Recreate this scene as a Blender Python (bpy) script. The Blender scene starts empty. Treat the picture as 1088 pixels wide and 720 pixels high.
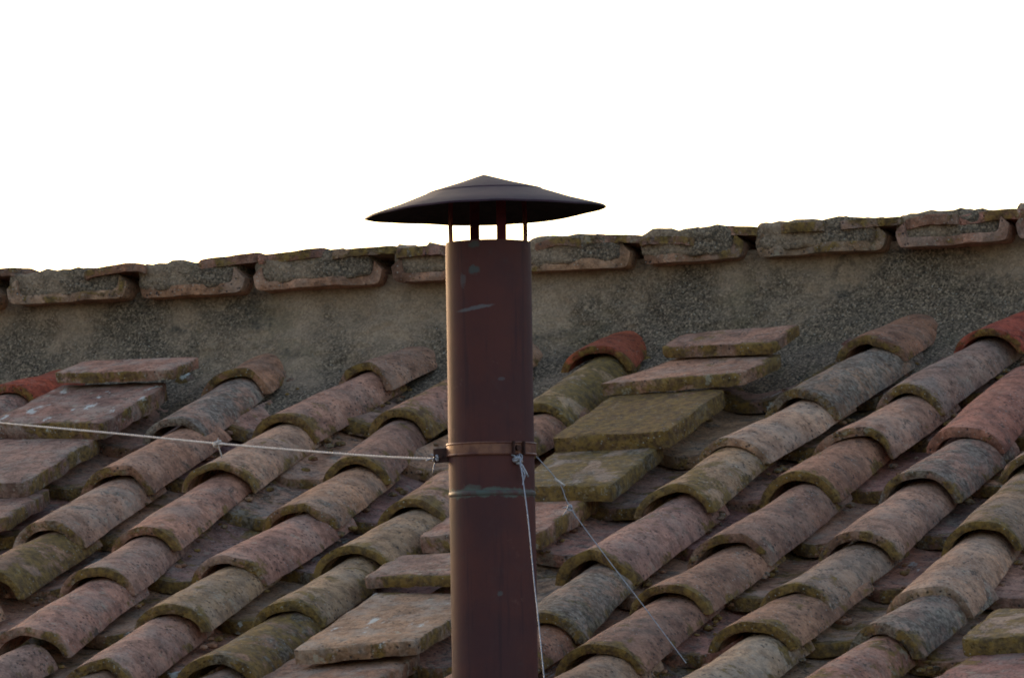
import bpy, bmesh, math, random
from mathutils import Vector, Matrix, noise
R = math.radians
random.seed(7)
scene = bpy.context.scene
C = scene.collection

# ------------------------------------------------------------------ camera
PHI, ELEV, ROLL, PITCH = R(23), R(4.0), R(1.7), R(18.8)
FPX, DIST = 1088 * 200 / 36, 9.55
fwd = Vector((-math.sin(PHI) * math.cos(ELEV), math.cos(PHI) * math.cos(ELEV), math.sin(ELEV)))
r0 = Vector((math.cos(PHI), math.sin(PHI), 0)); u0 = r0.cross(fwd)
right = r0 * math.cos(ROLL) - u0 * math.sin(ROLL)
up = u0 * math.cos(ROLL) + r0 * math.sin(ROLL)
def ray(x, y):
    return (fwd + right * ((x - 544) / FPX) - up * ((y - 360) / FPX)).normalized()
CAM = -DIST * ray(520, 385)
cam = bpy.data.cameras.new("camera"); camo = bpy.data.objects.new("camera", cam); C.objects.link(camo)
camo.matrix_world = Matrix((( right.x, up.x, -fwd.x, CAM.x), (right.y, up.y, -fwd.y, CAM.y),
                            (right.z, up.z, -fwd.z, CAM.z), (0, 0, 0, 1)))
cam.lens = 200; cam.sensor_width = 36; cam.clip_end = 20000; cam.clip_start = 0.1
scene.camera = camo

# ------------------------------------------------------------------ sky, sun, exposure
SUN_EL, SUN_AZ = R(10.0), math.atan2(fwd.x, fwd.y) - R(25)      # azimuth from +Y towards +X: low, behind the ridge, left of view
w = bpy.data.worlds.new("World"); scene.world = w; w.use_nodes = True
nt = w.node_tree; bg = nt.nodes["Background"]
sky = nt.nodes.new("ShaderNodeTexSky"); sky.sky_type = 'NISHITA'; sky.sun_disc = False
sky.sun_elevation = SUN_EL; sky.sun_rotation = SUN_AZ
sky.air_density = 1.0; sky.dust_density = 3.0; sky.ozone_density = 1.0; sky.altitude = 0
nt.links.new(sky.outputs[0], bg.inputs[0]); bg.inputs[1].default_value = 0.15
sun = bpy.data.lights.new("sun", 'SUN'); sun.energy = .5; sun.angle = R(1.5); sun.color = (1, .58, .42)
suno = bpy.data.objects.new("sun", sun); C.objects.link(suno)
sd = Vector((math.sin(SUN_AZ) * math.cos(SUN_EL), math.cos(SUN_AZ) * math.cos(SUN_EL), math.sin(SUN_EL)))
suno.rotation_euler = sd.to_track_quat('Z', 'Y').to_euler()
scene.view_settings.view_transform = 'Standard'; scene.view_settings.look = 'None'
scene.view_settings.gamma = 1; scene.view_settings.exposure = 1.52
scene.cycles.filter_width = 1.8

# ------------------------------------------------------------------ roof coordinates
NRM = Vector((0, -math.sin(PITCH), math.cos(PITCH)))
VDIR = Vector((0, -math.cos(PITCH), -math.sin(PITCH)))
UDIR = Vector((1, 0, 0))
def rp(u, v, n=0.0):
    return UDIR * u + VDIR * v + NRM * n
def hit(x, y, n):                       # where the sight line of a measured point meets the roof, n above it
    d = ray(x, y); t = (n - CAM.dot(NRM)) / d.dot(NRM)
    P = CAM + d * t
    return P.x, P.dot(VDIR)
def hit_wall(x, y, Y=0.0):
    d = ray(x, y); t = (Y - CAM.y) / d.y
    return CAM + d * t

# ------------------------------------------------------------------ helpers
def empty(name, loc, label, cat, group=None):
    o = bpy.data.objects.new(name, None); C.objects.link(o); o.location = loc
    o["label"] = label; o["category"] = cat; o.empty_display_size = .1
    if group: o["group"] = group
    bpy.context.view_layer.update()
    return o
def link(name, me, mat, parent=None, world=None):
    o = bpy.data.objects.new(name, me); C.objects.link(o)
    if mat is not None and not me.materials: me.materials.append(mat)
    m = world if world is not None else Matrix()
    if parent is not None:
        o.parent = parent
        inv = Matrix.Translation(-root_loc(parent))
        o.matrix_local = inv @ m
    else:
        o.matrix_world = m
    return o
def root_loc(p):
    v = Vector((0, 0, 0))
    while p is not None:
        v += p.location; p = p.parent
    return v
def mesh_from(verts, faces, smooth=True, angle=40, attr=None):
    me = bpy.data.meshes.new("m"); me.from_pydata(verts, [], faces); me.update()
    if attr:
        for k, vals in attr.items():
            a = me.attributes.new(k, 'FLOAT', 'POINT'); a.data.foreach_set('value', vals)
    if smooth:
        me.polygons.foreach_set('use_smooth', [True] * len(me.polygons))
        if angle: me.set_sharp_from_angle(angle=R(angle))
    return me
def fbm(p, o=3):
    return noise.fractal(p, 1.0, 2.0, o)

# ------------------------------------------------------------------ materials
class NT:
    def __init__(s, name):
        s.m = bpy.data.materials.new(name); s.m.use_nodes = True; s.t = s.m.node_tree
        s.b = s.t.nodes["Principled BSDF"]; s.b.inputs["Specular IOR Level"].default_value = .25
    def n(s, typ, **kw):
        x = s.t.nodes.new("ShaderNode" + typ)
        for k, v in kw.items(): setattr(x, k, v)
        return x
    def l(s, a, b): s.t.links.new(a, b)
    def noise(s, vec, scale, detail=4, rough=.6, dist=0):
        x = s.n("TexNoise"); x.inputs["Scale"].default_value = scale; x.inputs["Detail"].default_value = detail
        x.inputs["Roughness"].default_value = rough; x.inputs["Distortion"].default_value = dist
        s.l(vec, x.inputs["Vector"]); return x.outputs["Fac"]
    def vor(s, vec, scale, feature='F1'):
        x = s.n("TexVoronoi"); x.feature = feature; x.inputs["Scale"].default_value = scale
        s.l(vec, x.inputs["Vector"]); return x
    def step(s, val, a, b, c=0., d=1.):
        x = s.n("MapRange"); x.interpolation_type = 'SMOOTHSTEP'
        s.l(val, x.inputs[0])
        for i, q in enumerate((a, b, c, d)): x.inputs[i + 1].default_value = q
        return x.outputs[0]
    def math(s, op, a, b=None):
        x = s.n("Math", operation=op)
        for i, q in enumerate((a, b)):
            if q is None: continue
            if isinstance(q, (int, float)): x.inputs[i].default_value = q
            else: s.l(q, x.inputs[i])
        return x.outputs[0]
    def mix(s, fac, a, b, typ='MIX'):
        x = s.n("Mix"); x.data_type = 'RGBA'; x.blend_type = typ
        if isinstance(fac, (int, float)): x.inputs[0].default_value = fac
        else: s.l(fac, x.inputs[0])
        for i, q in ((6, a), (7, b)):
            if isinstance(q, tuple): x.inputs[i].default_value = (*q, 1)
            else: s.l(q, x.inputs[i])
        return x.outputs[2]
    def coords(s, shift=True):
        tc = s.n("TexCoord")
        if not shift: return tc.outputs["Object"]
        oi = s.n("ObjectInfo"); v = s.n("VectorMath", operation='MULTIPLY_ADD')
        cb = s.n("CombineXYZ")
        for i in range(3): s.l(oi.outputs["Random"], cb.inputs[i])
        s.l(cb.outputs[0], v.inputs[0]); v.inputs[1].default_value = (37, 91, 53)
        s.l(tc.outputs["Object"], v.inputs[2]); return v.outputs[0]
    def oattr(s, name, typ='OBJECT'):
        x = s.n("Attribute"); x.attribute_name = name; x.attribute_type = typ; return x
    def bump(s, h, strength, dist, prev=None):
        x = s.n("Bump"); x.inputs["Strength"].default_value = strength; x.inputs["Distance"].default_value = dist
        s.l(h, x.inputs["Height"])
        if prev is not None: s.l(prev, x.inputs["Normal"])
        return x.outputs[0]

def clay_material():
    k = NT("weathered_clay"); v = k.coords()
    tint = k.oattr("tint").outputs["Color"]
    moss = k.oattr("moss").outputs["Fac"]; soot = k.oattr("soot").outputs["Fac"]; bloom = k.oattr("bloom").outputs["Fac"]
    rim = k.oattr("rim", 'GEOMETRY').outputs["Fac"]
    n1 = k.noise(v, 9, 5, .62); n2 = k.noise(v, 45, 5, .7); n3 = k.noise(v, 260, 3, .7)
    # streaks that run down the tile
    mp = k.n("Mapping"); mp.inputs["Scale"].default_value = (1, .18, 1); k.l(v, mp.inputs[0])
    st = k.noise(mp.outputs[0], 60, 4, .65)
    col = k.mix(k.step(n1, .3, .7), k.mix(1.0, tint, (.84, .76, .68), 'MULTIPLY'), k.mix(1.0, tint, (1.42, 1.22, 1.0), 'MULTIPLY'))
    col = k.mix(k.step(n2, .42, .62, 0, .75), col, k.mix(1.0, col, (.48, .46, .46), 'MULTIPLY'))
    n4 = k.noise(v, 110, 5, .8)
    col = k.mix(k.step(n4, .52, .64, 0, .7), col, k.mix(1.0, col, (.35, .32, .3), 'MULTIPLY'))
    edn = k.math('MULTIPLY', rim, k.step(k.noise(v, 30, 4, .7), .35, .6, .35, 1))
    col = k.mix(k.math('MULTIPLY', k.step(edn, .3, 1.0), .6), col, k.mix(1.0, col, (.42, .40, .36), 'MULTIPLY'))
    col = k.mix(k.step(st, .5, .72, 0, .35), col, k.mix(1.0, col, (.5, .48, .48), 'MULTIPLY'))
    # dusty pale bloom
    bl = k.math('MULTIPLY', k.step(k.noise(v, 16, 6, .7), .44, .66), bloom)
    col = k.mix(k.math('MULTIPLY', bl, .6), col, (.42, .34, .28))
    # grain and pits
    col = k.mix(k.step(n3, .35, .68, 0, .6), col, k.mix(1.0, col, (1.5, 1.45, 1.4), 'MULTIPLY'))
    vp = k.vor(v, 120); pit = k.step(vp.outputs["Distance"], .12, .30, 1, 0)
    pit = k.math('MULTIPLY', pit, k.step(k.noise(v, 22, 3), .44, .56))
    col = k.mix(k.math('MULTIPLY', pit, .8), col, (.035, .032, .035))
    gn = k.step(k.noise(v, 32, 7, .8, .5), .57, .62)
    gr = k.math('MULTIPLY', gn, k.step(k.noise(v, 7, 3), .42, .58, .25, 1))
    col = k.mix(k.math('MULTIPLY', gr, .72), col, (.04, .034, .03))
    # moss
    mn = k.noise(v, 14, 6, .68, .4)
    ma = k.math('ADD', mn, k.math('MULTIPLY', k.math('SUBTRACT', moss, .58), .40))
    ma = k.math('ADD', ma, k.math('MULTIPLY', rim, .17))
    mm = k.step(ma, .53, .61)
    mcol = k.mix(k.step(k.noise(v, 90, 4, .7), .35, .65), (.060, .036, .011), (.27, .155, .034))
    col = k.mix(k.math('MULTIPLY', mm, .82), col, mcol)
    # black crust / grey lichen
    sn = k.noise(v, 20, 7, .75, .3)
    sa = k.math('ADD', sn, k.math('MULTIPLY', k.math('SUBTRACT', soot, .5), .38))
    sm = k.step(sa, .535, .575)
    scol = k.mix(k.step(k.noise(v, 120, 4, .7), .4, .62), (.045, .036, .030), (.28, .225, .175))
    col = k.mix(k.math('MULTIPLY', sm, .66), col, scol)
    lime = k.oattr("lime").outputs["Fac"]
    mp2 = k.n("Mapping"); mp2.inputs["Scale"].default_value = (1, .3, 1); mp2.inputs["Rotation"].default_value = (0, 0, .5); k.l(v, mp2.inputs[0])
    lm = k.math('MULTIPLY', k.step(k.noise(mp2.outputs[0], 26, 6, .7), .60, .67), lime)
    col = k.mix(k.math('MULTIPLY', lm, .8), col, (.62, .60, .56))
    ln_ = k.step(k.noise(v, 38, 6, .75), .60, .645)
    col = k.mix(k.math('MULTIPLY', k.math('MULTIPLY', ln_, bloom), .7), col, (.46, .40, .30))
    # lichen dots and a few lime splashes
    vd = k.vor(v, 130); dot = k.math('MULTIPLY', k.step(vd.outputs["Distance"], .08, .2, 1, 0), k.step(k.noise(v, 12, 3), .48, .55))
    col = k.mix(k.math('MULTIPLY', dot, .65), col, (.42, .42, .38))
    k.l(col, k.b.inputs["Base Color"]); k.b.inputs["Roughness"].default_value = .86
    h = k.math('ADD', k.math('ADD', k.math('MULTIPLY', n2, .55), k.math('MULTIPLY', n3, .4)), k.math('MULTIPLY', n4, .6))
    h = k.math('SUBTRACT', h, k.math('MULTIPLY', pit, .5))
    h = k.math('ADD', h, k.math('MULTIPLY', mm, k.math('MULTIPLY', k.noise(v, 160, 4, .7), .5)))
    k.l(k.bump(h, .9, .006), k.b.inputs["Normal"])
    return k.m

def render_material(name="rough_mortar", rough_scale=1.0, base=((.34, .225, .15), (.10, .085, .065))):
    k = NT(name); v = k.coords(False)
    big = k.noise(v, 4.2, 6, .6, .5); mid = k.noise(v, 24, 5, .7); fin = k.noise(v, 150, 4, .75)
    sp = k.n("SeparateXYZ"); k.l(v, sp.inputs[0])     # the lower render is washed out by splashing
    rough = k.step(k.math('SUBTRACT', big, k.math('MULTIPLY', k.math('SUBTRACT', sp.outputs[2], .072 if name == "rough_mortar" else 0), 1.1)), .42, .62)
    col = k.mix(k.step(mid, .3, .7), base[0], tuple(c * .75 for c in base[0]))
    va = k.vor(v, 320); wa = k.n("TexWhiteNoise"); k.l(va.outputs["Position"], wa.inputs["Vector"])
    agg = k.mix(k.math('POWER', wa.outputs["Value"], 1.3), (.085, .062, .046) if name == 'rough_mortar' else (.12, .094, .074), (.42, .295, .205))
    agg = k.mix(k.step(fin, .38, .62, 0, .5), agg, (.06, .048, .036))
    col = k.mix(k.math('MULTIPLY', rough, .88), col, agg)
    vg = k.vor(v, 170)
    wn = k.n("TexWhiteNoise"); k.l(vg.outputs["Position"], wn.inputs["Vector"])
    peb = k.math('MULTIPLY', k.step(vg.outputs["Distance"], .14, .3, 1, 0), k.step(wn.outputs["Value"], .72, .8))
    peb = k.math('MULTIPLY', peb, k.math('ADD', k.math('MULTIPLY', rough, .8), .2))
    pc = k.mix(wn.outputs["Value"], (.2, .17, .14), (.5, .44, .37))
    col = k.mix(k.math('MULTIPLY', peb, .8), col, pc)
    ms = k.step(k.noise(v, 7, 5, .7), .54, .68)
    col = k.mix(k.math('MULTIPLY', ms, .3), col, (.085, .07, .03))
    col = k.mix(k.step(k.noise(v, 13, 6, .75), .58, .7, 0, .6), col, (.03, .03, .028))
    vs = k.vor(v, 300); ws = k.n("TexWhiteNoise"); k.l(vs.outputs["Position"], ws.inputs["Vector"])
    grit = k.mix(ws.outputs["Value"], (.45, .43, .42), (1.6, 1.58, 1.52))
    col = k.mix(k.math('ADD', k.math('MULTIPLY', rough, .5), .35), col, k.mix(1.0, col, grit, 'MULTIPLY'))
    k.l(col, k.b.inputs["Base Color"]); k.b.inputs["Roughness"].default_value = .95
    fin = k.math('ADD', fin, k.math('MULTIPLY', ws.outputs["Value"], .5))
    h = k.math('ADD', k.math('MULTIPLY', k.math('MULTIPLY', fin, k.math('ADD', rough, .25)), 1.0), k.math('MULTIPLY', peb, .6))
    h = k.math('ADD', h, k.math('MULTIPLY', mid, .6))
    k.l(k.bump(h, 1.0, .007), k.b.inputs["Normal"])
    return k.m

def flue_material():
    k = NT("painted_sheet_steel"); v = k.coords(False)
    n = k.noise(v, 9, 5, .6); f = k.noise(v, 60, 4, .7)
    col = k.mix(k.step(n, .35, .65), (.062, .021, .022), (.088, .025, .021))
    col = k.mix(k.step(f, .55, .75, 0, .35), col, (.07, .036, .036))
    mp = k.n('Mapping'); mp.inputs['Scale'].default_value = (1, 1, .06); k.l(v, mp.inputs[0]); sk = k.noise(mp.outputs[0], 70, 4, .7)
    col = k.mix(k.step(sk, .52, .68, 0, .55), col, (.032, .014, .018))
    col = k.mix(k.step(k.noise(v, 28, 6, .75), .62, .70, 0, .5), col, (.13, .055, .045))
    # verdigris stains: rows of (angle centre, z, half widths)
    sep = k.n("SeparateXYZ"); k.l(v, sep.inputs[0])
    x, y, z = sep.outputs
    for (cx, cz, hx, hz, sl, colr, amt) in FLUE_STAINS:
        dx = k.math('DIVIDE', k.math('SUBTRACT', x, cx), hx)
        zz = k.math('SUBTRACT', k.math('SUBTRACT', z, cz), k.math('MULTIPLY', k.math('SUBTRACT', x, cx), sl))
        zz = k.math('ADD', zz, k.math('MULTIPLY', k.math('SUBTRACT', f, .5), hz * 3.0))
        dz = k.math('DIVIDE', zz, hz)
        d = k.math('ADD', k.math('POWER', k.math('ABSOLUTE', dx), 2.5), k.math('POWER', k.math('ABSOLUTE', dz), 2.0))
        msk = k.math('MULTIPLY', k.step(d, .3, 1.5, 1, 0), amt * .85)
        front = k.step(y, .0, -.01)
        col = k.mix(k.math('MULTIPLY', msk, front), col, colr)
    k.l(col, k.b.inputs["Base Color"]); k.b.inputs["Roughness"].default_value = .7
    k.b.inputs["Specular IOR Level"].default_value = .22
    k.l(k.bump(k.math('ADD', n, k.math('MULTIPLY', f, .2)), .3, .003), k.b.inputs["Normal"])
    return k.m
def simple(name, c1, c2, scale, rough=.6, metal=0., bump=.3, spec=.3):
    k = NT(name); v = k.coords(False); n = k.noise(v, scale, 5, .65)
    k.l(k.mix(k.step(n, .35, .65), c1, c2), k.b.inputs["Base Color"])
    k.b.inputs["Roughness"].default_value = rough; k.b.inputs["Metallic"].default_value = metal
    k.b.inputs["Specular IOR Level"].default_value = spec
    k.l(k.bump(n, bump, .002), k.b.inputs["Normal"]); return k.m

CLAY = clay_material()
MORTAR = render_material()
EAVE_MORTAR = render_material('eave_mortar')
DECKM = simple("roof_bedding", (.015, .012, .010), (.04, .032, .024), 40, .95, 0, .8)  # bedding colour kept near black to stand in for shadow between tiles
PLASTER = simple("house_plaster", (.30, .25, .19), (.22, .18, .14), 3, .9)
GROUNDM = simple("dry_earth", (.16, .13, .09), (.10, .09, .05), .8, .95)
CAPM = simple("dark_cap_paint", (.030, .013, .021), (.044, .017, .024), 30, .65, 0, .3, .15)
STRAPM = simple("dark_red_strap", (.09, .014, .018), (.06, .012, .016), 60, .9, 0, .3, .05)
COPPER = simple("tarnished_copper", (.21, .085, .05), (.11, .04, .03), 45, .5, .2)
RUST = simple("rusted_iron", (.07, .025, .018), (.035, .016, .014), 90, .7, .3)
WHITE = simple("white_cord", (.66, .55, .50), (.40, .33, .31), 300, .7)
WIREM = simple("grey_wire", (.42, .40, .44), (.28, .27, .31), 200, .45, .3)

# ------------------------------------------------------------------ ground, house body
me = mesh_from([(-900, -900, -6.2), (900, -900, -6.2), (900, 900, -6.2), (-900, 900, -6.2)], [(0, 1, 2, 3)], False)
g = link("ground", me, GROUNDM); g["kind"] = "structure"

# ------------------------------------------------------------------ roof
ROOF = empty("tiled_roof", Vector((.3, -1.2, -.45)), "old clay tile roof slope of overlapping cover tiles below the rough wall", "roof")
U0, U1, VMAX = -1.55, 2.05, 2.62

def place_local(u, v, n, yaw=0, pitch=0, rollv=0):
    """frame on the roof: x along the ridge, y upslope, z off the roof"""
    M = Matrix(((1, 0, 0, 0), (0, -VDIR.y, NRM.y, 0), (0, -VDIR.z, NRM.z, 0), (0, 0, 0, 1)))
    M.translation = rp(u, v, n)
    return M @ Matrix.Rotation(yaw, 4, 'Z') @ Matrix.Rotation(pitch, 4, 'X') @ Matrix.Rotation(rollv, 4, 'Y')

def barrel(length, wf, wb, rise_f, rise_b, th, sgn=1, seed=0, chip=.006, broken=0., nu=18, nv=20, span=80, flat=0, amp=1.0):
    """arched tile from y=0 (front) to y=length (rear); sgn=-1 gives a trough"""
    off = Vector((seed * 3.17, seed * 1.31, seed * .77))
    V = []; rim = []
    grid = {}
    def pt(layer, i, j):
        t = i / nv; a = R(-span + 2 * span * j / nu)
        wd = (wf + (wb - wf) * t) / 2; rs = rise_f + (rise_b - rise_f) * t
        k = 0 if layer == 0 else th
        cb = math.cos(R(span))
        x = (wd - k) * math.sin(a) / math.sin(R(span))
        z = (rs - k) * (math.cos(a) - cb) / (1 - cb) + (0 if sgn > 0 else 0)
        if flat:
            s_ = -1 + 2 * j / nu; s_ = math.copysign(1 - (1 - abs(s_)) ** (1.7 if flat < 8 else 2.6), s_); x = (wd - k) * s_; z = (rs - 0) * (1 - abs(s_) ** flat) - k
        y = length * t
        # ragged front and rear edges
        e = fbm(Vector((x * 22, seed * 2.1, 0)) + off, 3)
        fr = chip * e * 1.6
        if broken: fr += broken * max(0, noise.noise(Vector((x * 14 + seed, 3.3, 0))) + .15)
        y = fr + (length - fr) * t
        if t > .9: y += (t - .9) * 10 * chip * 1.5 * noise.noise(Vector((x * 25, 9.1, seed)))
        P = Vector((x, y, z))
        q = amp * (.0022 * fbm(P * 9 + off, 2) + .0007 * fbm(P * 50 + off, 2))
        nrm = Vector((math.sin(a), 0, math.cos(a))) if not flat else Vector((0, 0, 1))
        P = P + nrm * q
        # a slight sag / warp
        P.z += .004 * noise.noise(off + Vector((t * 1.5, x * 4, 0)))
        if j in (0, nu): P.x += .002 * noise.noise(P * 40 + off)
        if sgn < 0: P.z = rise_f - P.z
        return P
    for layer in (0, 1):
        for i in range(nv + 1):
            for j in range(nu + 1):
                grid[layer, i, j] = len(V); P = pt(layer, i, j)
                # round the mouth a little
                V.append(P)
                ed = max(0, 1 - P.y / .03) * .8 if i <= 3 else 0
                if j in (0, 1, nu - 1, nu): ed = max(ed, .45)
                if layer == 1: ed = max(ed, .3)
                if flat and flat < 8: ed = max(ed, .95 * abs(2 * j / nu - 1) ** 3)  # channel sides coloured darker and mossier, painting shade into the gaps
                rim.append(ed if i else 1.0)
    F = []
    for i in range(nv):
        for j in range(nu):
            a, b, c, d = grid[0, i, j], grid[0, i, j + 1], grid[0, i + 1, j + 1], grid[0, i + 1, j]
            F.append((a, b, c, d))
            a, b, c, d = grid[1, i, j], grid[1, i, j + 1], grid[1, i + 1, j + 1], grid[1, i + 1, j]
            F.append((d, c, b, a))
        for j in (0, nu):
            q = (grid[0, i, j], grid[0, i + 1, j], grid[1, i + 1, j], grid[1, i, j])
            F.append(q if j == 0 else q[::-1])
    # front lip with a middle ring, pushed out, so the edge is rounded
    mid = []
    for j in range(nu + 1):
        P = (V[grid[0, 0, j]] + V[grid[1, 0, j]]) / 2 + Vector((0, -.0022 + .0015 * noise.noise(off + Vector((j * .7, 0, 0))), 0))
        mid.append(len(V)); V.append(P); rim.append(1.2)
    for j in range(nu):
        F.append((grid[0, 0, j + 1], grid[0, 0, j], mid[j], mid[j + 1]))
        F.append((mid[j + 1], mid[j], grid[1, 0, j], grid[1, 0, j + 1]))
        F.append((grid[0, nv, j], grid[0, nv, j + 1], grid[1, nv, j + 1], grid[1, nv, j]))
    if sgn < 0: F = [f[::-1] for f in F]
    return mesh_from(V, F, True, 50, {"rim": rim})

def slab_mesh(c, th, seed, nx=16, ny=12, rough=.0022, bow=0.0):
    """thick tile through four top corners (FL, FR, BR, BL) given in world space"""
    FL, FR, BR, BL = c; off = Vector((seed * 2.3, seed * 5.1, 0))
    ctr = (FL + FR + BR + BL) / 4
    N = (FR - FL).cross(BL - FL).normalized()
    V = []; rim = []; ids = {}
    rows = [(0, 0.0), (1, .12), (2, .5), (3, .9), (4, 1.0)]
    def top(s, t): return (FL * (1 - s) + FR * s) * (1 - t) + (BL * (1 - s) + BR * s) * t
    for i in range(ny + 1):
        for j in range(nx + 1):
            s, t = j / nx, i / ny
            P = top(s, t)
            border = i in (0, ny) or j in (0, nx)
            P = P + N * (rough * fbm(P * 14 + off, 3) - bow * (2 * s - 1) ** 2)
            if border:
                d = (P - ctr); d -= N * d.dot(N); d.normalize()
                P = P + d * (.006 * fbm(P * 18 + off, 3)) - N * .002
                if (i in (0, ny)) and (j in (0, nx)): P = P - d * .004
            ids[0, i, j] = len(V); V.append(P - ctr); rim.append(1.0 if border else .0)
    for i in range(ny + 1):
        for j in range(nx + 1):
            P = V[ids[0, i, j]] - N * (th * (1 + .12 * noise.noise(Vector((i, j * .6, seed)))))
            border = i in (0, ny) or j in (0, nx)
            ids[2, i, j] = len(V); V.append(P); rim.append(1.)
    F = []
    for i in range(ny):
        for j in range(nx):
            F.append((ids[0, i, j], ids[0, i, j + 1], ids[0, i + 1, j + 1], ids[0, i + 1, j]))
            F.append((ids[2, i + 1, j], ids[2, i + 1, j + 1], ids[2, i, j + 1], ids[2, i, j]))
    loop = [(0, j) for j in range(nx)] + [(i, nx) for i in range(ny)] + [(ny, j) for j in range(nx, 0, -1)] + [(i, 0) for i in range(ny, 0, -1)]
    m1 = []; m2 = []
    for (i, j) in loop:
        A = V[ids[0, i, j]]; B = V[ids[2, i, j]]
        d = Vector(A); d -= N * d.dot(N); d.normalize()
        w = .0025 * fbm((A + ctr) * 30 + off, 3)
        m1.append(len(V)); V.append(A * .9 + B * .1 + d * (.0012 + w)); rim.append(1.1)
        m2.append(len(V)); V.append(A * .3 + B * .7 + d * (.001 + w * 1.5)); rim.append(1.1)
    L = len(loop)
    for q in range(L):
        a, b = loop[q], loop[(q + 1) % L]; r = (q + 1) % L
        F.append((ids[(0, *b)], ids[(0, *a)], m1[q], m1[r]))
        F.append((m1[r], m1[q], m2[q], m2[r]))
        F.append((m2[r], m2[q], ids[(2, *a)], ids[(2, *b)]))
    return mesh_from(V, F, True, 48, {"rim": rim}), ctr

SAND = (.385, .225, .165); GREY = (.30, .19, .155); PINK = (.37, .195, .15); BROWN = (.30, .165, .12)
RED = (.36, .090, .055); ROSE = (.38, .155, .125); PURP = (.28, .155, .14); PALE = (.43, .275, .21)
def dress(o, tint, moss=.4, soot=.3, bloom=.5):
    o["tint"] = [c * random.uniform(.92, 1.08) for c in tint]; o["moss"] = moss; o["soot"] = min(soot, .68); o["bloom"] = bloom; o["lime"] = 0.0

# apex of each cover tile's mouth as measured, with what it looks like: tint, moss, soot, bloom, extra
COV = [
 (6,409,RED,.15,.2,.2), (182,445,GREY,.25,.85,.8), (245,393,PINK,.35,.3,.2), (116,497,PINK,.2,.15,.3),
 (45,554,SAND,.25,.42,.6), (227,492,PALE,.4,.12,.5), (150,558,SAND,.35,.1,.5), (98,604,SAND,.35,.12,.5),
 (24,666,SAND,.3,.12,.6), (235,589,SAND,.35,.15,.5), (174,643,SAND,.4,.15,.5), (95,704,SAND,.42,.22,.5),
 (-20,605,BROWN,.75,.1,.3), (224,701,BROWN,.8,.5,.3), (377,389,PINK,.3,.25,.3), (296,439,PINK,.5,.1,.3),
 (419,434,SAND,.7,.2,.4), (374,485,BROWN,.5,.2,.3), (432,531,SAND,.65,.1,.4), (313,534,SAND,.45,.35,.4),
 (371,580,SAND,.6,.15,.5), (300,639,SAND,.6,.1,.4), (629,368,RED,.4,.15,.0), (568,430,SAND,.85,.1,.4),
 (774,464,PALE,.25,.15,.6), (711,517,SAND,.7,.2,.5), (629,586,SAND,.5,.2,.4), (769,570,PURP,.3,.35,.3),
 (708,622,BROWN,.5,.2,.3), (572,650,GREY,.5,.75,.6), (634,683,BROWN,.55,.2,.2), (795,659,BROWN,.5,.3,.2),
 (922,357,BROWN,.35,.2,.3), (1046,349,RED,.3,.35,.1), (849,413,GREY,.3,.75,.6), (964,408,GREY,.35,.25,.5),
 (900,456,SAND,.3,.2,.5), (1022,452,ROSE,.0,.0,.2), (845,501,BROWN,.45,.2,.2), (972,500,GREY,.35,.8,.5),
 (909,565,SAND,.35,.2,.4), (842,621,GREY,.5,.35,.4), (1040,555,GREY,.6,.3,.3), (979,626,PALE,.2,.25,.5),
 (934,664,GREY,.3,.75,.7)]
APEX = .072
covers = []
for (x, y, tint, mo, so, bl) in COV:
    u, v = hit(x, y, APEX); covers.append([u, v, (tint, mo, so, bl)])
COLS = [-1.27, -1.04, -.81, -.58, -.35, -.135, .085, .283, .49, .70, .875, 1.06, 1.25, 1.45, 1.66, 1.86]
rows = [.17, .46, .73, .99, 1.24, 1.5, 1.76, 2.02, 2.28, 2.54]
def taken(c, v):
    if abs(c + .58) < .02 and v < 1.12: return True
    if abs(c - .49) < .02 and v < 2.15: return True
    if abs(c - 1.45) < .02 and v > 1.35: return True
    if abs(c - 1.06) < .02 and .3 < v < .6: return True
    return any(abs(k[0] - c) < .09 and abs(k[1] - v) < .19 for k in covers)
base_cov = list(covers)
for c in COLS:
    for rv in rows:
        rj = rv + random.uniform(-.03, .03)
        if not taken(c, rj):
            covers.append([c + random.uniform(-.012, .012), rj, (random.choice([SAND, SAND, GREY, PINK, BROWN, PALE]), random.uniform(.2, .6), random.uniform(.1, .5), random.uniform(.2, .6))])

# flue position: axis meets the roof below the frame
FU, FV = hit(523.5, 775, .03)
FP = rp(FU, FV, 0)
def near_flue(u, v0, v1): return abs(u - FU) < .11 and v0 < FV + .05 and v1 > FV - .05

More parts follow.
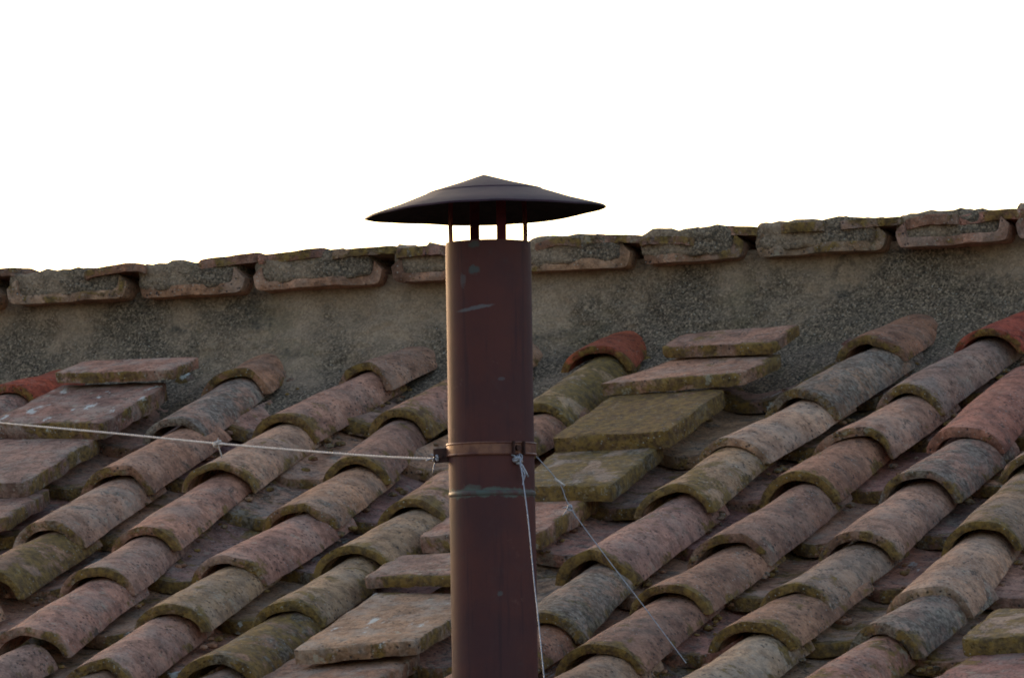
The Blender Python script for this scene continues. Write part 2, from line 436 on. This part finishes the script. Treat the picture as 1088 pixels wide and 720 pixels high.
for i, (u, v, st) in enumerate(covers):
    # length reaches under the next tile up
    up_n = [k for k in covers if abs(k[0] - u) < .09 and k[1] < v - .1]
    dn_n = [k for k in covers if abs(k[0] - u) < .09 and k[1] > v + .1]
    same = [k[1] for k in up_n]
    yaw = 0.0                              # each tile points at the one above it
    if up_n: q = max(up_n, key=lambda k: k[1]); yaw = math.atan2(u - q[0], v - q[1])
    elif dn_n: q = min(dn_n, key=lambda k: k[1]); yaw = math.atan2(q[0] - u, q[1] - v)
    gap = v - max(same) if same else .28
    ln = min(.42, max(.30, gap + .075)) if same else max(.13, min(.4, v - .025))
    if near_flue(u, v - ln, v): ln = min(ln, .3)
    wf = random.uniform(.113, .134); wb = wf - random.uniform(.022, .034)
    seed = i + 1
    pit = -math.atan2(.015, ln)          # the mouth rides on the tile below
    chip = random.choice([.004, .006, .008, .012])
    brk = random.choice([0, 0, 0, .02, .035])
    if st[0] is RED and v < .2: chip = .009
    if i in (14, 2): brk = .05
    if i in (34,): chip = .014
    rf = random.uniform(.041, .051)
    if i == 0: wf, wb, rf, ln = .150, .144, .062, .17
    me = barrel(ln, wf, wb, rf, rf - .011, random.uniform(.011, .0155), 1, seed, chip, brk)
    M = place_local(u + random.uniform(-.003, .003), v, APEX - rf, yaw=yaw + R(random.uniform(-2, 2)), pitch=pit, rollv=R(random.uniform(-3, 3)))
    o = link("cover_tile", me, CLAY, ROOF, M); dress(o, *st)
    if st[0] is RED: o["label"] = "bright brick red cover tile"
    if st[0] is ROSE: o["label"] = "clean pinkish red cover tile"

# channel tiles (troughs) between the cover columns
CH = [(374,456),(316,509),(55,626),(185,617),(113,674),(113,572),(382,555),(313,606),(255,659),(661,635),(793,638),
      (735,696),(919,423),(987,365),(855,477),(1040,417),(987,466),(864,576),(1004,570),(940,624),(877,685),(1040,515),(266,461)]
chan = []
for (x, y) in CH:
    u, v = hit(x, y, .008); chan.append((u, v))
ccols = [(COLS[i] + COLS[i + 1]) / 2 for i in range(len(COLS) - 1)]
pool = {i: [] for i in range(len(ccols))}
for (u, v) in chan:
    i = min(range(len(ccols)), key=lambda q: abs(ccols[q] - u)); pool[i].append(v)
for i, c in enumerate(ccols):
    vs = pool[i]
    for rv in [.12, .40, .67, .93, 1.18, 1.44, 1.70, 1.96, 2.22, 2.48]:
        rj = rv + random.uniform(-.04, .04)
        if all(abs(rj - q) > .16 for q in vs): vs.append(rj)
    vs.sort()
    for j, v in enumerate(vs):
        prev = vs[j - 1] if j else v - .3
        ln = min(.45, max(.3, v - prev + .08))
        rf = random.uniform(.018, .024); wch = min(.20, COLS[i + 1] - COLS[i] - .010)
        me = barrel(ln, wch - .012, wch, rf, rf + .002, .018, -1, 200 + i * 20 + j, random.choice([.003, .006, .010]), random.choice([0, 0, .02]), 16, 12, 50, 2.2)
        M = place_local(c + random.uniform(-.006, .006), v, -.012, yaw=R(random.uniform(-2, 2)), pitch=-math.atan2(.026, ln), rollv=R(random.uniform(-2, 2)))
        o = link("channel_tile", me, CLAY, ROOF, M)
        dress(o, random.choice([PURP, GREY, PINK, SAND, SAND]), random.uniform(.15, .55), random.uniform(.25, .6), random.uniform(.2, .7))
        if random.random() < .25: o["lime"] = 1.0

# flat slabs laid where tiles were missing: four corners of the top face, height front/back, thickness, look
SLABS = [
 ([(57,396),(183,392),(212,377),(88,382)], .125,.118,.017, PINK,.25,.2,.8),
 ([(-12,447),(108,449),(180,405),(66,408)], .095,.085,.028, PURP,.25,.25,.7),
 ([(-95,513),(26,511),(105,463),(-15,466)], .085,.06,.024, GREY,.3,.15,.7),
 ([(-130,552),(4,549),(53,518),(-80,520)], .07,.045,.022, BROWN,.3,.2,.4),
 ([(702,368),(820,363),(850,343),(724,354)], .125,.118,.018, BROWN,.45,.2,.3),
 ([(635,407),(790,394),(834,373),(725,377)], .105,.09,.020, PINK,.42,.25,.6),
 ([(585,464),(710,456),(770,412),(652,418)], .09,.075,.027, BROWN,1.15,.1,.3),
 ([(545,516),(649,514),(706,468),(600,470)], .085,.05,.024, GREY,.85,.5,.5),
 ([(445,568),(573,563),(638,521),(515,523)], .08,.045,.026, PINK,.3,.15,.7),
 ([(385,612),(505,610),(540,583),(425,588)], .085,.07,.016, GREY,.4,.2,.6),
 ([(311,690),(440,679),(520,630),(398,628)], .085,.055,.020, SAND,.15,.1,.9),
 ([(215,752),(372,742),(447,690),(320,692)], .07,.035,.022, SAND,.2,.1,.9),
 ([(1018,678),(1140,672),(1180,640),(1060,645)], .09,.07,.022, GREY,.75,.2,.3),
 ([(955,738),(1100,730),(1150,690),(1040,690)], .085,.06,.020, PURP,.3,.2,.6)]
for i, (c, hf, hb, th, tint, mo, so, bl) in enumerate(SLABS):
    W = []
    for q, (x, y) in enumerate(c):
        n = (hf if q < 2 else hb) * .8 - .004
        u, v = hit(x, y, n); W.append(rp(u, v, n))
    me, ctr = slab_mesh(W, th, 50 + i)
    o = link("slab_tile", me, CLAY, ROOF, Matrix.Translation(ctr)); dress(o, tint, mo, so, bl); o["lime"] = (.5, 1., .2, 0, 0, 0, .1, .3, .3, .1, 1., .3, 0, .3)[i]
    if mo > .7: o["label"] = "slab crusted with ochre green moss"

# bedding under the tiles
nx, ny = 150, 110; V = []; F = []
for i in range(ny + 1):
    for j in range(nx + 1):
        u = U0 + (U1 - U0) * j / nx; v = -.1 + (VMAX + .1) * i / ny
        n = -.052 + .006 * fbm(Vector((u * 14, v * 14, 2)), 3)
        V.append(rp(u, v, n))
for i in range(ny):
    for j in range(nx):
        a = i * (nx + 1) + j; F.append((a, a + nx + 1, a + nx + 2, a + 1))
b = len(V)
for (u, v) in ((U0, -.1), (U1, -.1), (U1, VMAX), (U0, VMAX)): V.append(rp(u, v, -.14))
F += [(b, b + 1, b + 2, b + 3), (ny * (nx + 1), b + 3, b + 2, ny * (nx + 1) + nx), (0, nx, b + 1, b), (0, b, b + 3, ny * (nx + 1)), (nx, (ny + 1) * (nx + 1) - 1, b + 2, b + 1)]
link("roof_bedding", mesh_from(V, F, True, 40), DECKM, ROOF)

# crumbs of mortar, moss and broken clay lodged in the gaps
V = []; F = []; rim = []
ico = bmesh.new(); bmesh.ops.create_icosphere(ico, subdivisions=1, radius=1)
iv = [v.co.copy() for v in ico.verts]; jf = [[v.index for v in f.verts] for f in ico.faces]; ico.free()
for i in range(1500):
    c = random.choice(COLS); side = random.choice((-1, 1, 1))
    u = c + side * random.uniform(.05, .07); v = random.uniform(.02, 2.45)
    if i % 2:
        k = random.choice(covers); u = k[0] + side * random.uniform(.05, .068); v = k[1] + random.uniform(-.05, .015)
    s0 = random.uniform(.0025, .0075); n0 = random.uniform(.004, .016)
    b = len(V)
    for q in iv:
        p = Vector((q.x * 1.3, q.y, q.z * .7)) * s0 * (1 + .5 * noise.noise(q * 2 + Vector((i, 0, 0))))
        V.append(rp(u, v, n0) + p); rim.append(.5)
    F += [[b + z for z in f] for f in jf]
o = link("debris", mesh_from(V, F, False, 0, {"rim": rim}), CLAY, ROOF); dress(o, BROWN, .6, .5, .2); o["kind"] = "stuff"

# ------------------------------------------------------------------ wall above the roof
WALL = empty("mortar_wall", Vector((.3, 0, -.05)), "rough grey brown mortar wall above the tile slope, topped by broken eave tiles", "wall")
ZT = .158
nx, ny = 620, 74; V = []; F = []
for i in range(ny + 1):
    t = i / ny
    for j in range(nx + 1):
        x = U0 - .1 + (U1 - U0 + .2) * j / nx
        # s runs from under the upper tiles (0) up the wall (1)
        foot = fbm(Vector((x * 5, 1.7, 0)), 3)
        yf = -.085 - .03 * foot                        # where the mortar haunch meets the tiles
        if t < .3:
            q = t / .3; y0 = -.32 * (1 - q) + yf * q; z0 = y0 * math.tan(PITCH) - .01 + .035 * q
        else:
            q = (t - .3) / .7; zf = yf * math.tan(PITCH) + .025
            y0 = -.012 + (yf + .012) * (1 - q) ** 2.2; z0 = zf + (ZT - zf) * q ** .9
        d = .012 * fbm(Vector((x * 5, z0 * 9, 0)), 3) + .006 * fbm(Vector((x * 28, y0 * 28, z0 * 28)), 4) + .003 * noise.noise(Vector((x, y0, z0)) * 110)
        nn = Vector((0, -1, .35)).normalized() if t >= .3 else NRM
        V.append(Vector((x, y0, z0)) + nn * d)
for i in range(ny):
    for j in range(nx):
        a = i * (nx + 1) + j; F.append((a, a + 1, a + nx + 2, a + nx + 1))
link("wall_render", mesh_from(V, F, True, 0), MORTAR, WALL)
# masonry behind the render: a solid core
def box(lo, hi):
    x0, y0, z0 = lo; x1, y1, z1 = hi
    V = [(x0,y0,z0),(x1,y0,z0),(x1,y1,z0),(x0,y1,z0),(x0,y0,z1),(x1,y0,z1),(x1,y1,z1),(x0,y1,z1)]
    return V, [(3,2,1,0),(4,5,6,7),(0,1,5,4),(1,2,6,5),(2,3,7,6),(3,0,4,7)]
V, F = box((U0 - .08, .004, -.3), (U1 + .08, .26, ZT - .004))
link("wall_core", mesh_from(V, F, False), MORTAR, WALL)

# upper eave: trough tiles lying across the wall head, their mouths facing us
starts = [15, 150, 275, 422, 553, 685, 806, 957, 1085]
ends = [138, 262, 405, 540, 670, 790, 942, 1075, 1210]
def wx(px, z): # x on the wall plane at about the eave height
    yy = 296 - (px - 520) * .058
    return hit_wall(px, yy, -.04).x
blocks = [(wx(a, 0), wx(b, 0)) for a, b in zip(starts, ends)]
pl = blocks[0][0]; 
for k in range(3): blocks.insert(0, (blocks[0][0] - .232, blocks[0][0] - .022))
for k in range(3): blocks.append((blocks[-1][1] + .02, blocks[-1][1] + .235))
def lump(cx, wx_, cy, wy, cz, wz, seed, amt=.008, nx=26, ny=10, nz=8, prof=None):
    """a mortar lump: subdivided box with noise and a free top profile"""
    bm = bmesh.new(); bmesh.ops.create_cube(bm, size=1)
    bmesh.ops.subdivide_edges(bm, edges=bm.edges[:], cuts=13, use_grid_fill=True)
    for v in bm.verts:
        p = v.co; r = Vector((abs(p.x) * 2, abs(p.y) * 2, abs(p.z) * 2))
        # rounded box
        k = 1 - .03 * (r.x ** 6 * r.z ** 6 + r.x ** 6 * r.y ** 6 + r.y ** 6 * r.z ** 6)
        q = Vector((p.x * wx_ * k, p.y * wy * k, p.z * wz * k))
        if p.z > 0 and prof: q.z += prof(q.x / wx_ + .5) * wz * (p.z * 2)
        q += Vector((cx, cy, cz))
        n = fbm(q * 34 + Vector((seed, 0, 0)), 5)
        n2 = noise.noise(q * 90)
        d = Vector((p.x * .4, p.y, p.z)).normalized()
        v.co = q + d * (amt * n + .004 * n2)
    me = bpy.data.meshes.new("m"); bm.to_mesh(me); bm.free()
    me.polygons.foreach_set('use_smooth', [True] * len(me.polygons))
    return me
DOWN = R(9)            # the far slope falls away from us
for i, (x0, x1) in enumerate(blocks):
    wdt = x1 - x0; cx = (x0 + x1) / 2
    th = random.uniform(.014, .018)
    me = barrel(.34, wdt + .004, wdt - .03, .026, .026, th, -1, 400 + i, random.choice([.006, .009, .012]), random.choice([0, 0, .02]), 36, 12, 50, 34, .45)
    M = Matrix.Translation((cx, -.055 + random.uniform(-.006, .006), ZT - .016 + random.uniform(-.004, .004))) @ Matrix.Rotation(-DOWN * .3, 4, 'X') @ Matrix.Rotation(R(random.uniform(-1.2, 1.2)), 4, 'Y')
    o = link("eave_tile", me, CLAY, WALL, M); dress(o, random.choice([PINK, SAND, BROWN, SAND]), .05, .15, .4)
    s = random.uniform(0, 10)
    me = lump(0, wdt - .010, 0, .24, 0, .047, i * 3.3, .0045, prof=lambda t, s=s: .22 * noise.noise(Vector((t * 5 + s, 0, 0))) + .14 * noise.noise(Vector((t * 9 + s, 0, 0))))
    M = Matrix.Translation((cx - .010 + random.uniform(-.002, .002), .0695, ZT + .018))
    link("mortar_fill", me, EAVE_MORTAR, WALL, M)
# pieces of cover tile bridging the gaps, bedded on the mortar: (left px, right px, y px of the top edge, tint)
TOPS = [(-20,32,284,GREY),(95,156,281,BROWN),(213,275,271,PINK),(276,345,266,BROWN),(357,421,263,GREY),(424,474,262,PINK),
        (568,618,252,PINK),(622,682,249,GREY),(684,738,250,PURP),(741,806,240,PINK),(830,876,236,BROWN),(896,958,232,GREY),(962,1018,228,BROWN),(1018,1100,223,PINK)]
for i, (a, b, yt, tint) in enumerate(TOPS):
    A = hit_wall(a, yt, -.045); B = hit_wall(b, yt - (b - a) * .058 * .5, -.045)
    wd = (B - A).x; z = (A.z + B.z) / 2
    y0 = -.052 + random.uniform(-.006, .006); tl = random.uniform(-.004, .004); dp = random.uniform(.16, .22)
    xa, xb = A.x - .003, B.x + .003
    c4 = [Vector((xa, y0, z - tl)), Vector((xb, y0 + random.uniform(-.01, .01), z + tl)), Vector((xb - random.uniform(0, .02), y0 + dp, z + tl - .02)), Vector((xa + random.uniform(0, .015), y0 + dp, z - tl - .02))]
    me, ctr = slab_mesh(c4, random.uniform(.013, .017), 500 + i, 14, 10, .0018, random.uniform(.0, .006))
    M = Matrix.Translation(ctr)
    o = link("ridge_shard", me, CLAY, WALL, M); dress(o, tint, .22, .3, .4)

# ------------------------------------------------------------------ house body under the roof
V = []; F = []
yb = VDIR.y * (VMAX - .12); zb = VDIR.z * (VMAX - .12) - .13
prof = [(.25, -6.2), (.25, -.04), (0, -.16), (yb, zb), (yb, -6.2)]
for x in (U0 + .05, U1 - .05):
    for (y, z) in prof: V.append((x, y, z))
F = [(0, 1, 2, 3, 4), (9, 8, 7, 6, 5)] + [(i, i + 5, (i + 1) % 5 + 5, (i + 1) % 5) for i in range(5)]
link("house_wall", mesh_from(V, F, False), PLASTER, ROOF)

# ------------------------------------------------------------------ flue with its rain cap
FH = Vector((fwd.x, fwd.y, 0)).normalized(); RH = Vector((right.x, right.y, 0)).normalized()
def on_plane(x, y, P, n):
    d = ray(x, y); return CAM + d * ((P - CAM).dot(n) / d.dot(n))
TOP = on_plane(518.7, 258, FP, FH)
SC = FPX / (on_plane(520, 500, FP, FH) - CAM).length       # pixels per metre at the flue
AX = (TOP - FP).normalized(); FYA = (FH - AX * FH.dot(AX)).normalized(); FXA = FYA.cross(AX)
def frame(origin, tilt=0.0):
    M = Matrix(((FXA.x, FYA.x, AX.x, origin.x), (FXA.y, FYA.y, AX.y, origin.y), (FXA.z, FYA.z, AX.z, origin.z), (0, 0, 0, 1)))
    return M @ Matrix.Rotation(-tilt, 4, 'Y')
H = (TOP - FP).length; RAD = 45.6 / SC
def zpx(y): return (on_plane(520, y, FP, FH) - FP).dot(AX)
FLUE = empty("chimney_flue", FP, "dark maroon sheet metal stovepipe with conical rain cap rising in front of the tile roof", "chimney")
FM = frame(FP)
px = 1 / SC
FLUE_STAINS = [(-15 * px, zpx(290), 6 * px, 5 * px, 0, (.05, .10, .10), .6),
               (-14 * px, zpx(330), 19 * px, 2.2 * px, .16, (.15, .16, .17), .6),
               (-15 * px, zpx(263), 6 * px, 4 * px, 0, (.04, .09, .08), .5),
               (0, zpx(525), 75 * px, 4.5 * px, 0, (.10, .13, .11), .7),
               (-20 * px, zpx(519), 9 * px, 3 * px, 0, (.10, .13, .11), .5),
               (6 * px, zpx(521), 14 * px, 2.5 * px, 0, (.10, .13, .11), .5),
               (7 * px, zpx(631), 3 * px, 3 * px, 0, (.09, .11, .11), .5),
               (-27 * px, zpx(300), 3 * px, 8 * px, .3, (.10, .13, .14), .35),
               (12 * px, zpx(405), 4 * px, 2 * px, .0, (.12, .12, .13), .4)]
FLUEM = flue_material()
def revolve(profile, segs=96, wob=0.0, seed=0, close=False):
    V = []; F = []; n = len(profile)
    for k in range(segs):
        a = 2 * math.pi * k / segs
        for (r, z) in profile:
            rr = r * (1 + wob * noise.noise(Vector((math.cos(a) * 1.3 + seed, math.sin(a) * 1.3, z * 6)))) if r > 0 else 0
            V.append((rr * math.cos(a), rr * math.sin(a), z))
    for k in range(segs):
        q = (k + 1) % segs
        for i in range(n - 1 + (1 if close else 0)):
            j = (i + 1) % n
            F.append((k * n + i, q * n + i, q * n + j, k * n + j))
    return V, F
zs = [-.05 + (H + .05) * i / 60 for i in range(61)]
prof = [(RAD, z) for z in zs]; prof[-1] = (RAD - .0006, H); prof.append((RAD - .002, H + .0002)); prof += [(RAD - .0022, H - .3)]
V, F = revolve(prof, 112, .006, 3)
link("flue_pipe", mesh_from(V, F, True, 35), FLUEM, FLUE, FM)
V, F = revolve([(RAD - .001, -.004), (RAD + .0007, -.003), (RAD + .0010, 0), (RAD + .0007, .003), (RAD - .001, .004)], 112, .006, 3)
link("pipe_seam", mesh_from(V, F, True, 60), simple("verdigris_seam", (.07, .08, .07), (.08, .03, .03), 40, .55), FLUE, FM @ Matrix.Translation((0, 0, zpx(525))))
V, F = revolve([(RAD + .0008, .0), (RAD + .03, -.004), (RAD + .075, -.03), (RAD + .09, -.08)], 64, .05, 5)
link("mortar_collar", mesh_from(V, F, True, 60), MORTAR, FLUE, FM @ Matrix.Translation((0, 0, .07)))

CT = R(1.7)
ZC = H + 33 * px                                          # height of the cap's rim
CMX = frame(FP + AX * ZC - FXA * (2.5 * px), CT)
RC = 129 * px
cp = [(0, 40 * px), (.003, 39.6 * px), (30 * px, 31.2 * px), (60 * px, 23.2 * px), (62 * px, 22.4 * px), (63 * px, 21.4 * px), (66 * px, 20.4 * px), (95 * px, 10.2 * px), (RC - .002, 1.0 * px), (RC, 0), (RC + .0006, -1.6 * px), (RC - .001, -1.7 * px)]
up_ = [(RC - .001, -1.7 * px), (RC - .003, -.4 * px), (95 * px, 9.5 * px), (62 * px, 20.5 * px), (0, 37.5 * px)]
UNDERSHADEM = simple("shade_darkened_steel", (.008, .006, .007), (.014, .010, .011), 60, .9, 0, .3, .1)  # near-black colour paints in the shade beneath the cap
def warp_cap(V):
  V2 = []
  for v in V:
    a = math.atan2(v[1], v[0]); r = math.hypot(v[0], v[1]) / RC
    dz = (1.6 * px * math.sin(3 * a + .6) + 1.0 * px * noise.noise(Vector((math.cos(a) * 3, math.sin(a) * 3, 1)))) * r ** 3
    V2.append((v[0], v[1], v[2] + dz))
  return V2
V, F = revolve(cp, 128, .010, 9)
link("cap_cone", mesh_from(warp_cap(V), F, True, 22), CAPM, FLUE, CMX)
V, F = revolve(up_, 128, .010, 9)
link("cap_underside", mesh_from(warp_cap(V), F, True, 22), UNDERSHADEM, FLUE, CMX)
for k, ang in enumerate((20, 110, 200, 290)):
    a = R(ang); rr = RAD - .0035
    V = []; F = []
    w2 = 5.2 * px
    segs = [(-14 * px, 0), (0, 0), (14 * px, .0004), (30 * px, 0), (47 * px, -.001), (49.5 * px, -.012)]
    for (z, dr) in segs:
        for sx in (-1, 1):
            for t in (0, .0018):
                V.append((rr + dr - t, sx * w2, z))
    for i in range(len(segs) - 1):
        b = i * 4
        F += [(b, b + 2, b + 6, b + 4), (b + 3, b + 1, b + 5, b + 7), (b + 1, b, b + 4, b + 5), (b + 2, b + 3, b + 7, b + 6)]
    F += [(0, 1, 3, 2), (b + 4, b + 6, b + 7, b + 5)]
    link("cap_strut", mesh_from(V, F, False), STRAPM, FLUE, frame(FP + AX * H) @ Matrix.Rotation(a, 4, 'Z'))

# clamp band: two half rings, bolted ears on the left, an eye bolt at the front right
ZB = zpx(478); bh = 7 * px
def half_ring(a0, a1):
    pr = [(RAD + .0006, -bh), (RAD + .0030, -bh + .0003), (RAD + .0036, -bh + .0016), (RAD + .0026, -bh + .003), (RAD + .0026, bh - .003), (RAD + .0038, bh - .0016), (RAD + .0030, bh - .0002), (RAD + .0006, bh)]
    V = []; F = []; n = len(pr); S = 56
    for k in range(S + 1):
        a = R(a0 + (a1 - a0) * k / S)
        for (r, z) in pr: V.append((r * math.cos(a), r * math.sin(a), z))
    for k in range(S):
        for i in range(n):
            j = (i + 1) % n; F.append((k * n + i, (k + 1) * n + i, (k + 1) * n + j, k * n + j))
    F += [tuple(range(n))[::-1], tuple(S * n + i for i in range(n))]
    return mesh_from(V, F, True, 35)
BM = FM @ Matrix.Translation((0, 0, ZB))
def disc_bolt(r, h, six=True):
    bm = bmesh.new(); bmesh.ops.create_cone(bm, cap_ends=True, segments=6 if six else 20, radius1=r, radius2=r * .93, depth=h)
    me = bpy.data.meshes.new("m"); bm.to_mesh(me); bm.free(); return me
def bmbox(sx, sy, sz, bev=.0006):
    bm = bmesh.new(); bmesh.ops.create_cube(bm, size=1, matrix=Matrix.Diagonal((sx, sy, sz, 1)))
    bmesh.ops.bevel(bm, geom=bm.edges[:], offset=bev, segments=2, affect='EDGES', profile=.6)
    me = bpy.data.meshes.new("m"); bm.to_mesh(me); bm.free(); return me
band = link("clamp_band", half_ring(-178, -2), COPPER, FLUE, BM)
link("clamp_band", half_ring(2, 178), COPPER, FLUE, BM)
def child(name, me, mat, par, M):
    o = bpy.data.objects.new(name, me); C.objects.link(o); me.materials.append(mat); o.parent = par; o.matrix_local = M; return o
for sy in (-1, 1):
    child("clamp_ear", bmbox(16 * px, .0022, 15 * px), RUST, band, Matrix.Translation((-RAD - 8 * px, sy * .0035, -.006)) @ Matrix.Rotation(R(-4), 4, 'Y'))
child("clamp_bolt", disc_bolt(.0035, .018), RUST, band, Matrix.Translation((-RAD - 9 * px, 0, -.007)) @ Matrix.Rotation(R(90), 4, 'X'))
ae = R(-90 + 36)
ex, ey = math.cos(ae) * RAD, math.sin(ae) * RAD
child("clamp_bolt", disc_bolt(.0042, .009), RUST, band, Matrix.Translation((ex * 1.02, ey * 1.06, .0)) @ Matrix.Rotation(ae, 4, 'Z') @ Matrix.Rotation(R(90), 4, 'Y'))
for da in (-8, 7):
    aa = ae + R(da)
    child("clamp_lug", bmbox(.007, .0022, 14.5 * px, .0005), RUST, band, Matrix.Translation((math.cos(aa) * (RAD + .005), math.sin(aa) * (RAD + .005), 0)) @ Matrix.Rotation(aa, 4, 'Z'))

# ------------------------------------------------------------------ cords and wires
def tube(path, r, segs=6):
    V = []; F = []; n = len(path)
    for i, P in enumerate(path):
        T = (path[min(i + 1, n - 1)] - path[max(i - 1, 0)]).normalized()
        A = T.cross(Vector((0, 0, 1)) if abs(T.z) < .9 else Vector((1, 0, 0))).normalized(); B = T.cross(A)
        for k in range(segs):
            a = 2 * math.pi * k / segs; V.append(P + (A * math.cos(a) + B * math.sin(a)) * r)
    for i in range(n - 1):
        for k in range(segs):
            q = (k + 1) % segs; F.append((i * segs + k, i * segs + q, (i + 1) * segs + q, (i + 1) * segs + k))
    F += [tuple(range(segs))[::-1], tuple((n - 1) * segs + k for k in range(segs))]
    return V, F
def cord(path, r_off, r, turns_per_m, strands=2):
    V = []; F = []; L = [0]
    for a, b in zip(path, path[1:]): L.append(L[-1] + (b - a).length)
    for s in range(strands):
        pp = []
        for i, P in enumerate(path):
            T = (path[min(i + 1, len(path) - 1)] - path[max(i - 1, 0)]).normalized()
            A = T.cross(Vector((0, 0, 1)) if abs(T.z) < .9 else Vector((1, 0, 0))).normalized(); B = T.cross(A)
            a = 2 * math.pi * (L[i] * turns_per_m + s / strands)
            pp.append(P + (A * math.cos(a) + B * math.sin(a)) * r_off)
        v, f = tube(pp, r, 6); b = len(V); V += v; F += [tuple(k + b for k in q) for q in f]
    return V, F
def resample(pts, n):
    L = [0]
    for a, b in zip(pts, pts[1:]): L.append(L[-1] + (b - a).length)
    out = []
    for i in range(n + 1):
        d = L[-1] * i / n; k = 0
        while k < len(pts) - 2 and L[k + 1] < d: k += 1
        t = (d - L[k]) / (L[k + 1] - L[k]); p0 = pts[max(k - 1, 0)]; p1 = pts[k]; p2 = pts[k + 1]; p3 = pts[min(k + 2, len(pts) - 1)]
        out.append(.5 * ((2 * p1) + (p2 - p0) * t + (2 * p0 - 5 * p1 + 4 * p2 - p3) * t * t + (3 * p1 - p0 - 3 * p2 + p3) * t ** 3))
    return out
def wire_points(A, B, pix):
    n = (B - A).cross(Vector((0, 0, 1))).normalized()
    return [A] + [on_plane(x, y, A, n) for x, y in pix] + [B]
def wire_thing(name, label, V, F, origin, mat):
    me = mesh_from([v - origin for v in V], F, True, 0); me.materials.append(mat)
    o = bpy.data.objects.new(name, me); C.objects.link(o); o.location = origin
    o["label"] = label; o["category"] = "wire"; o["group"] = "wires bracing the flue"; return o
def knot(par, P, size, mat, seed, tails=2, name="knot"):
    rnd = random.Random(seed); V = []; F = []
    for q in range(3):
        c = P + Vector([rnd.uniform(-.3, .3) * size for _ in range(3)])
        ax = Vector([rnd.uniform(-1, 1) for _ in range(3)]).normalized(); bx = ax.orthogonal().normalized(); cx_ = ax.cross(bx)
        path = [c + (bx * math.cos(t * .5) + cx_ * math.sin(t * .5)) * size * .42 for t in range(13)]
        v, f = tube(path, size * .22, 6); b = len(V); V += v; F += [tuple(k + b for k in z) for z in f]
    for q in range(tails):
        d = (RH * rnd.uniform(-1, 1) + Vector((0, 0, rnd.uniform(-.9, .9)))).normalized()
        path = [P + d * size * .45 * t + Vector((0, 0, -.05 * size * t * t)) for t in range(5)]
        v, f = tube(path, size * .11, 5); b = len(V); V += v; F += [tuple(k + b for k in z) for z in f]
    me = mesh_from([v - par.location for v in V], F, True, 0)
    o = bpy.data.objects.new(name, me); C.objects.link(o); me.materials.append(mat); o.parent = par
    return o

P0 = FM @ Vector((-RAD - 15 * px, 0, zpx(486)))
B0 = hit_wall(-330, 418, -.05)
pts = wire_points(P0, B0, [(455, 487), (380, 483), (232, 471), (120, 460), (0, 449)])
path = resample(pts, 900)
V, F = cord(path, .00085, .0010, 62)
w1 = wire_thing("guy_wire", "taut white twisted cord running left from the flue clamp to the frame edge", V, F, P0, WHITE)
knot(w1, on_plane(231, 471, P0, (B0 - P0).cross(Vector((0, 0, 1))).normalized()), .0085, WHITE, 3, 3)
knot(w1, on_plane(463, 487, P0, (B0 - P0).cross(Vector((0, 0, 1))).normalized()), .0075, WIREM, 8, 4)
PE = Vector((ex * 1.10, ey * 1.14, ZB - .008)); PEw = FM @ PE
u, v = hit(588, 805, .085); B2 = rp(u, v, .085)
nrm = (B2 - PEw).cross(Vector((0, 0, 1))).normalized()
pts = wire_points(PEw, B2, [(556, 512), (561, 550), (567, 612), (573, 668), (578, 718)])
path = resample(pts, 420)
V, F = tube(path, .00075, 6)
p2 = [P + RH * (.0022 * math.sin(i * .22) + .0012) for i, P in enumerate(path[:52])]
v2, f2 = tube(p2, .0007, 5); b = len(V); V += v2; F += [tuple(k + b for k in z) for z in f2]
w2_ = wire_thing("guy_wire", "pale steel wire hanging almost straight down the right side of the flue", V, F, PEw, WIREM)
knot(w2_, on_plane(551, 489, PEw, FH), .010, WIREM, 5, 4)
P3 = FM @ Vector((RAD * 1.0, .01, ZB - .006))
u, v = hit(729, 704, .068); B3 = rp(u, v, .068)
pts = wire_points(P3, B3, [(594, 512.5), (606, 539), (640, 586), (685, 645)])
path = resample(pts, 300)
V, F = tube(path, .00066, 5)
w3 = wire_thing("guy_wire", "thin slack grey wire slanting from the flue clamp down to the right tiles", V, F, P3, WIREM)
n3 = (B3 - P3).cross(Vector((0, 0, 1))).normalized()
a = on_plane(589, 508, P3, n3); bq = on_plane(600, 516, P3, n3)
V, F = tube([a, a * .6 + bq * .4, bq], .0017, 8)
me = mesh_from([q - P3 for q in V], F, True, 0); sl = bpy.data.objects.new("crimp_sleeve", me); C.objects.link(sl); me.materials.append(WHITE); sl.parent = w3
knot(w3, on_plane(606, 539, P3, n3), .0065, WIREM, 12, 3)
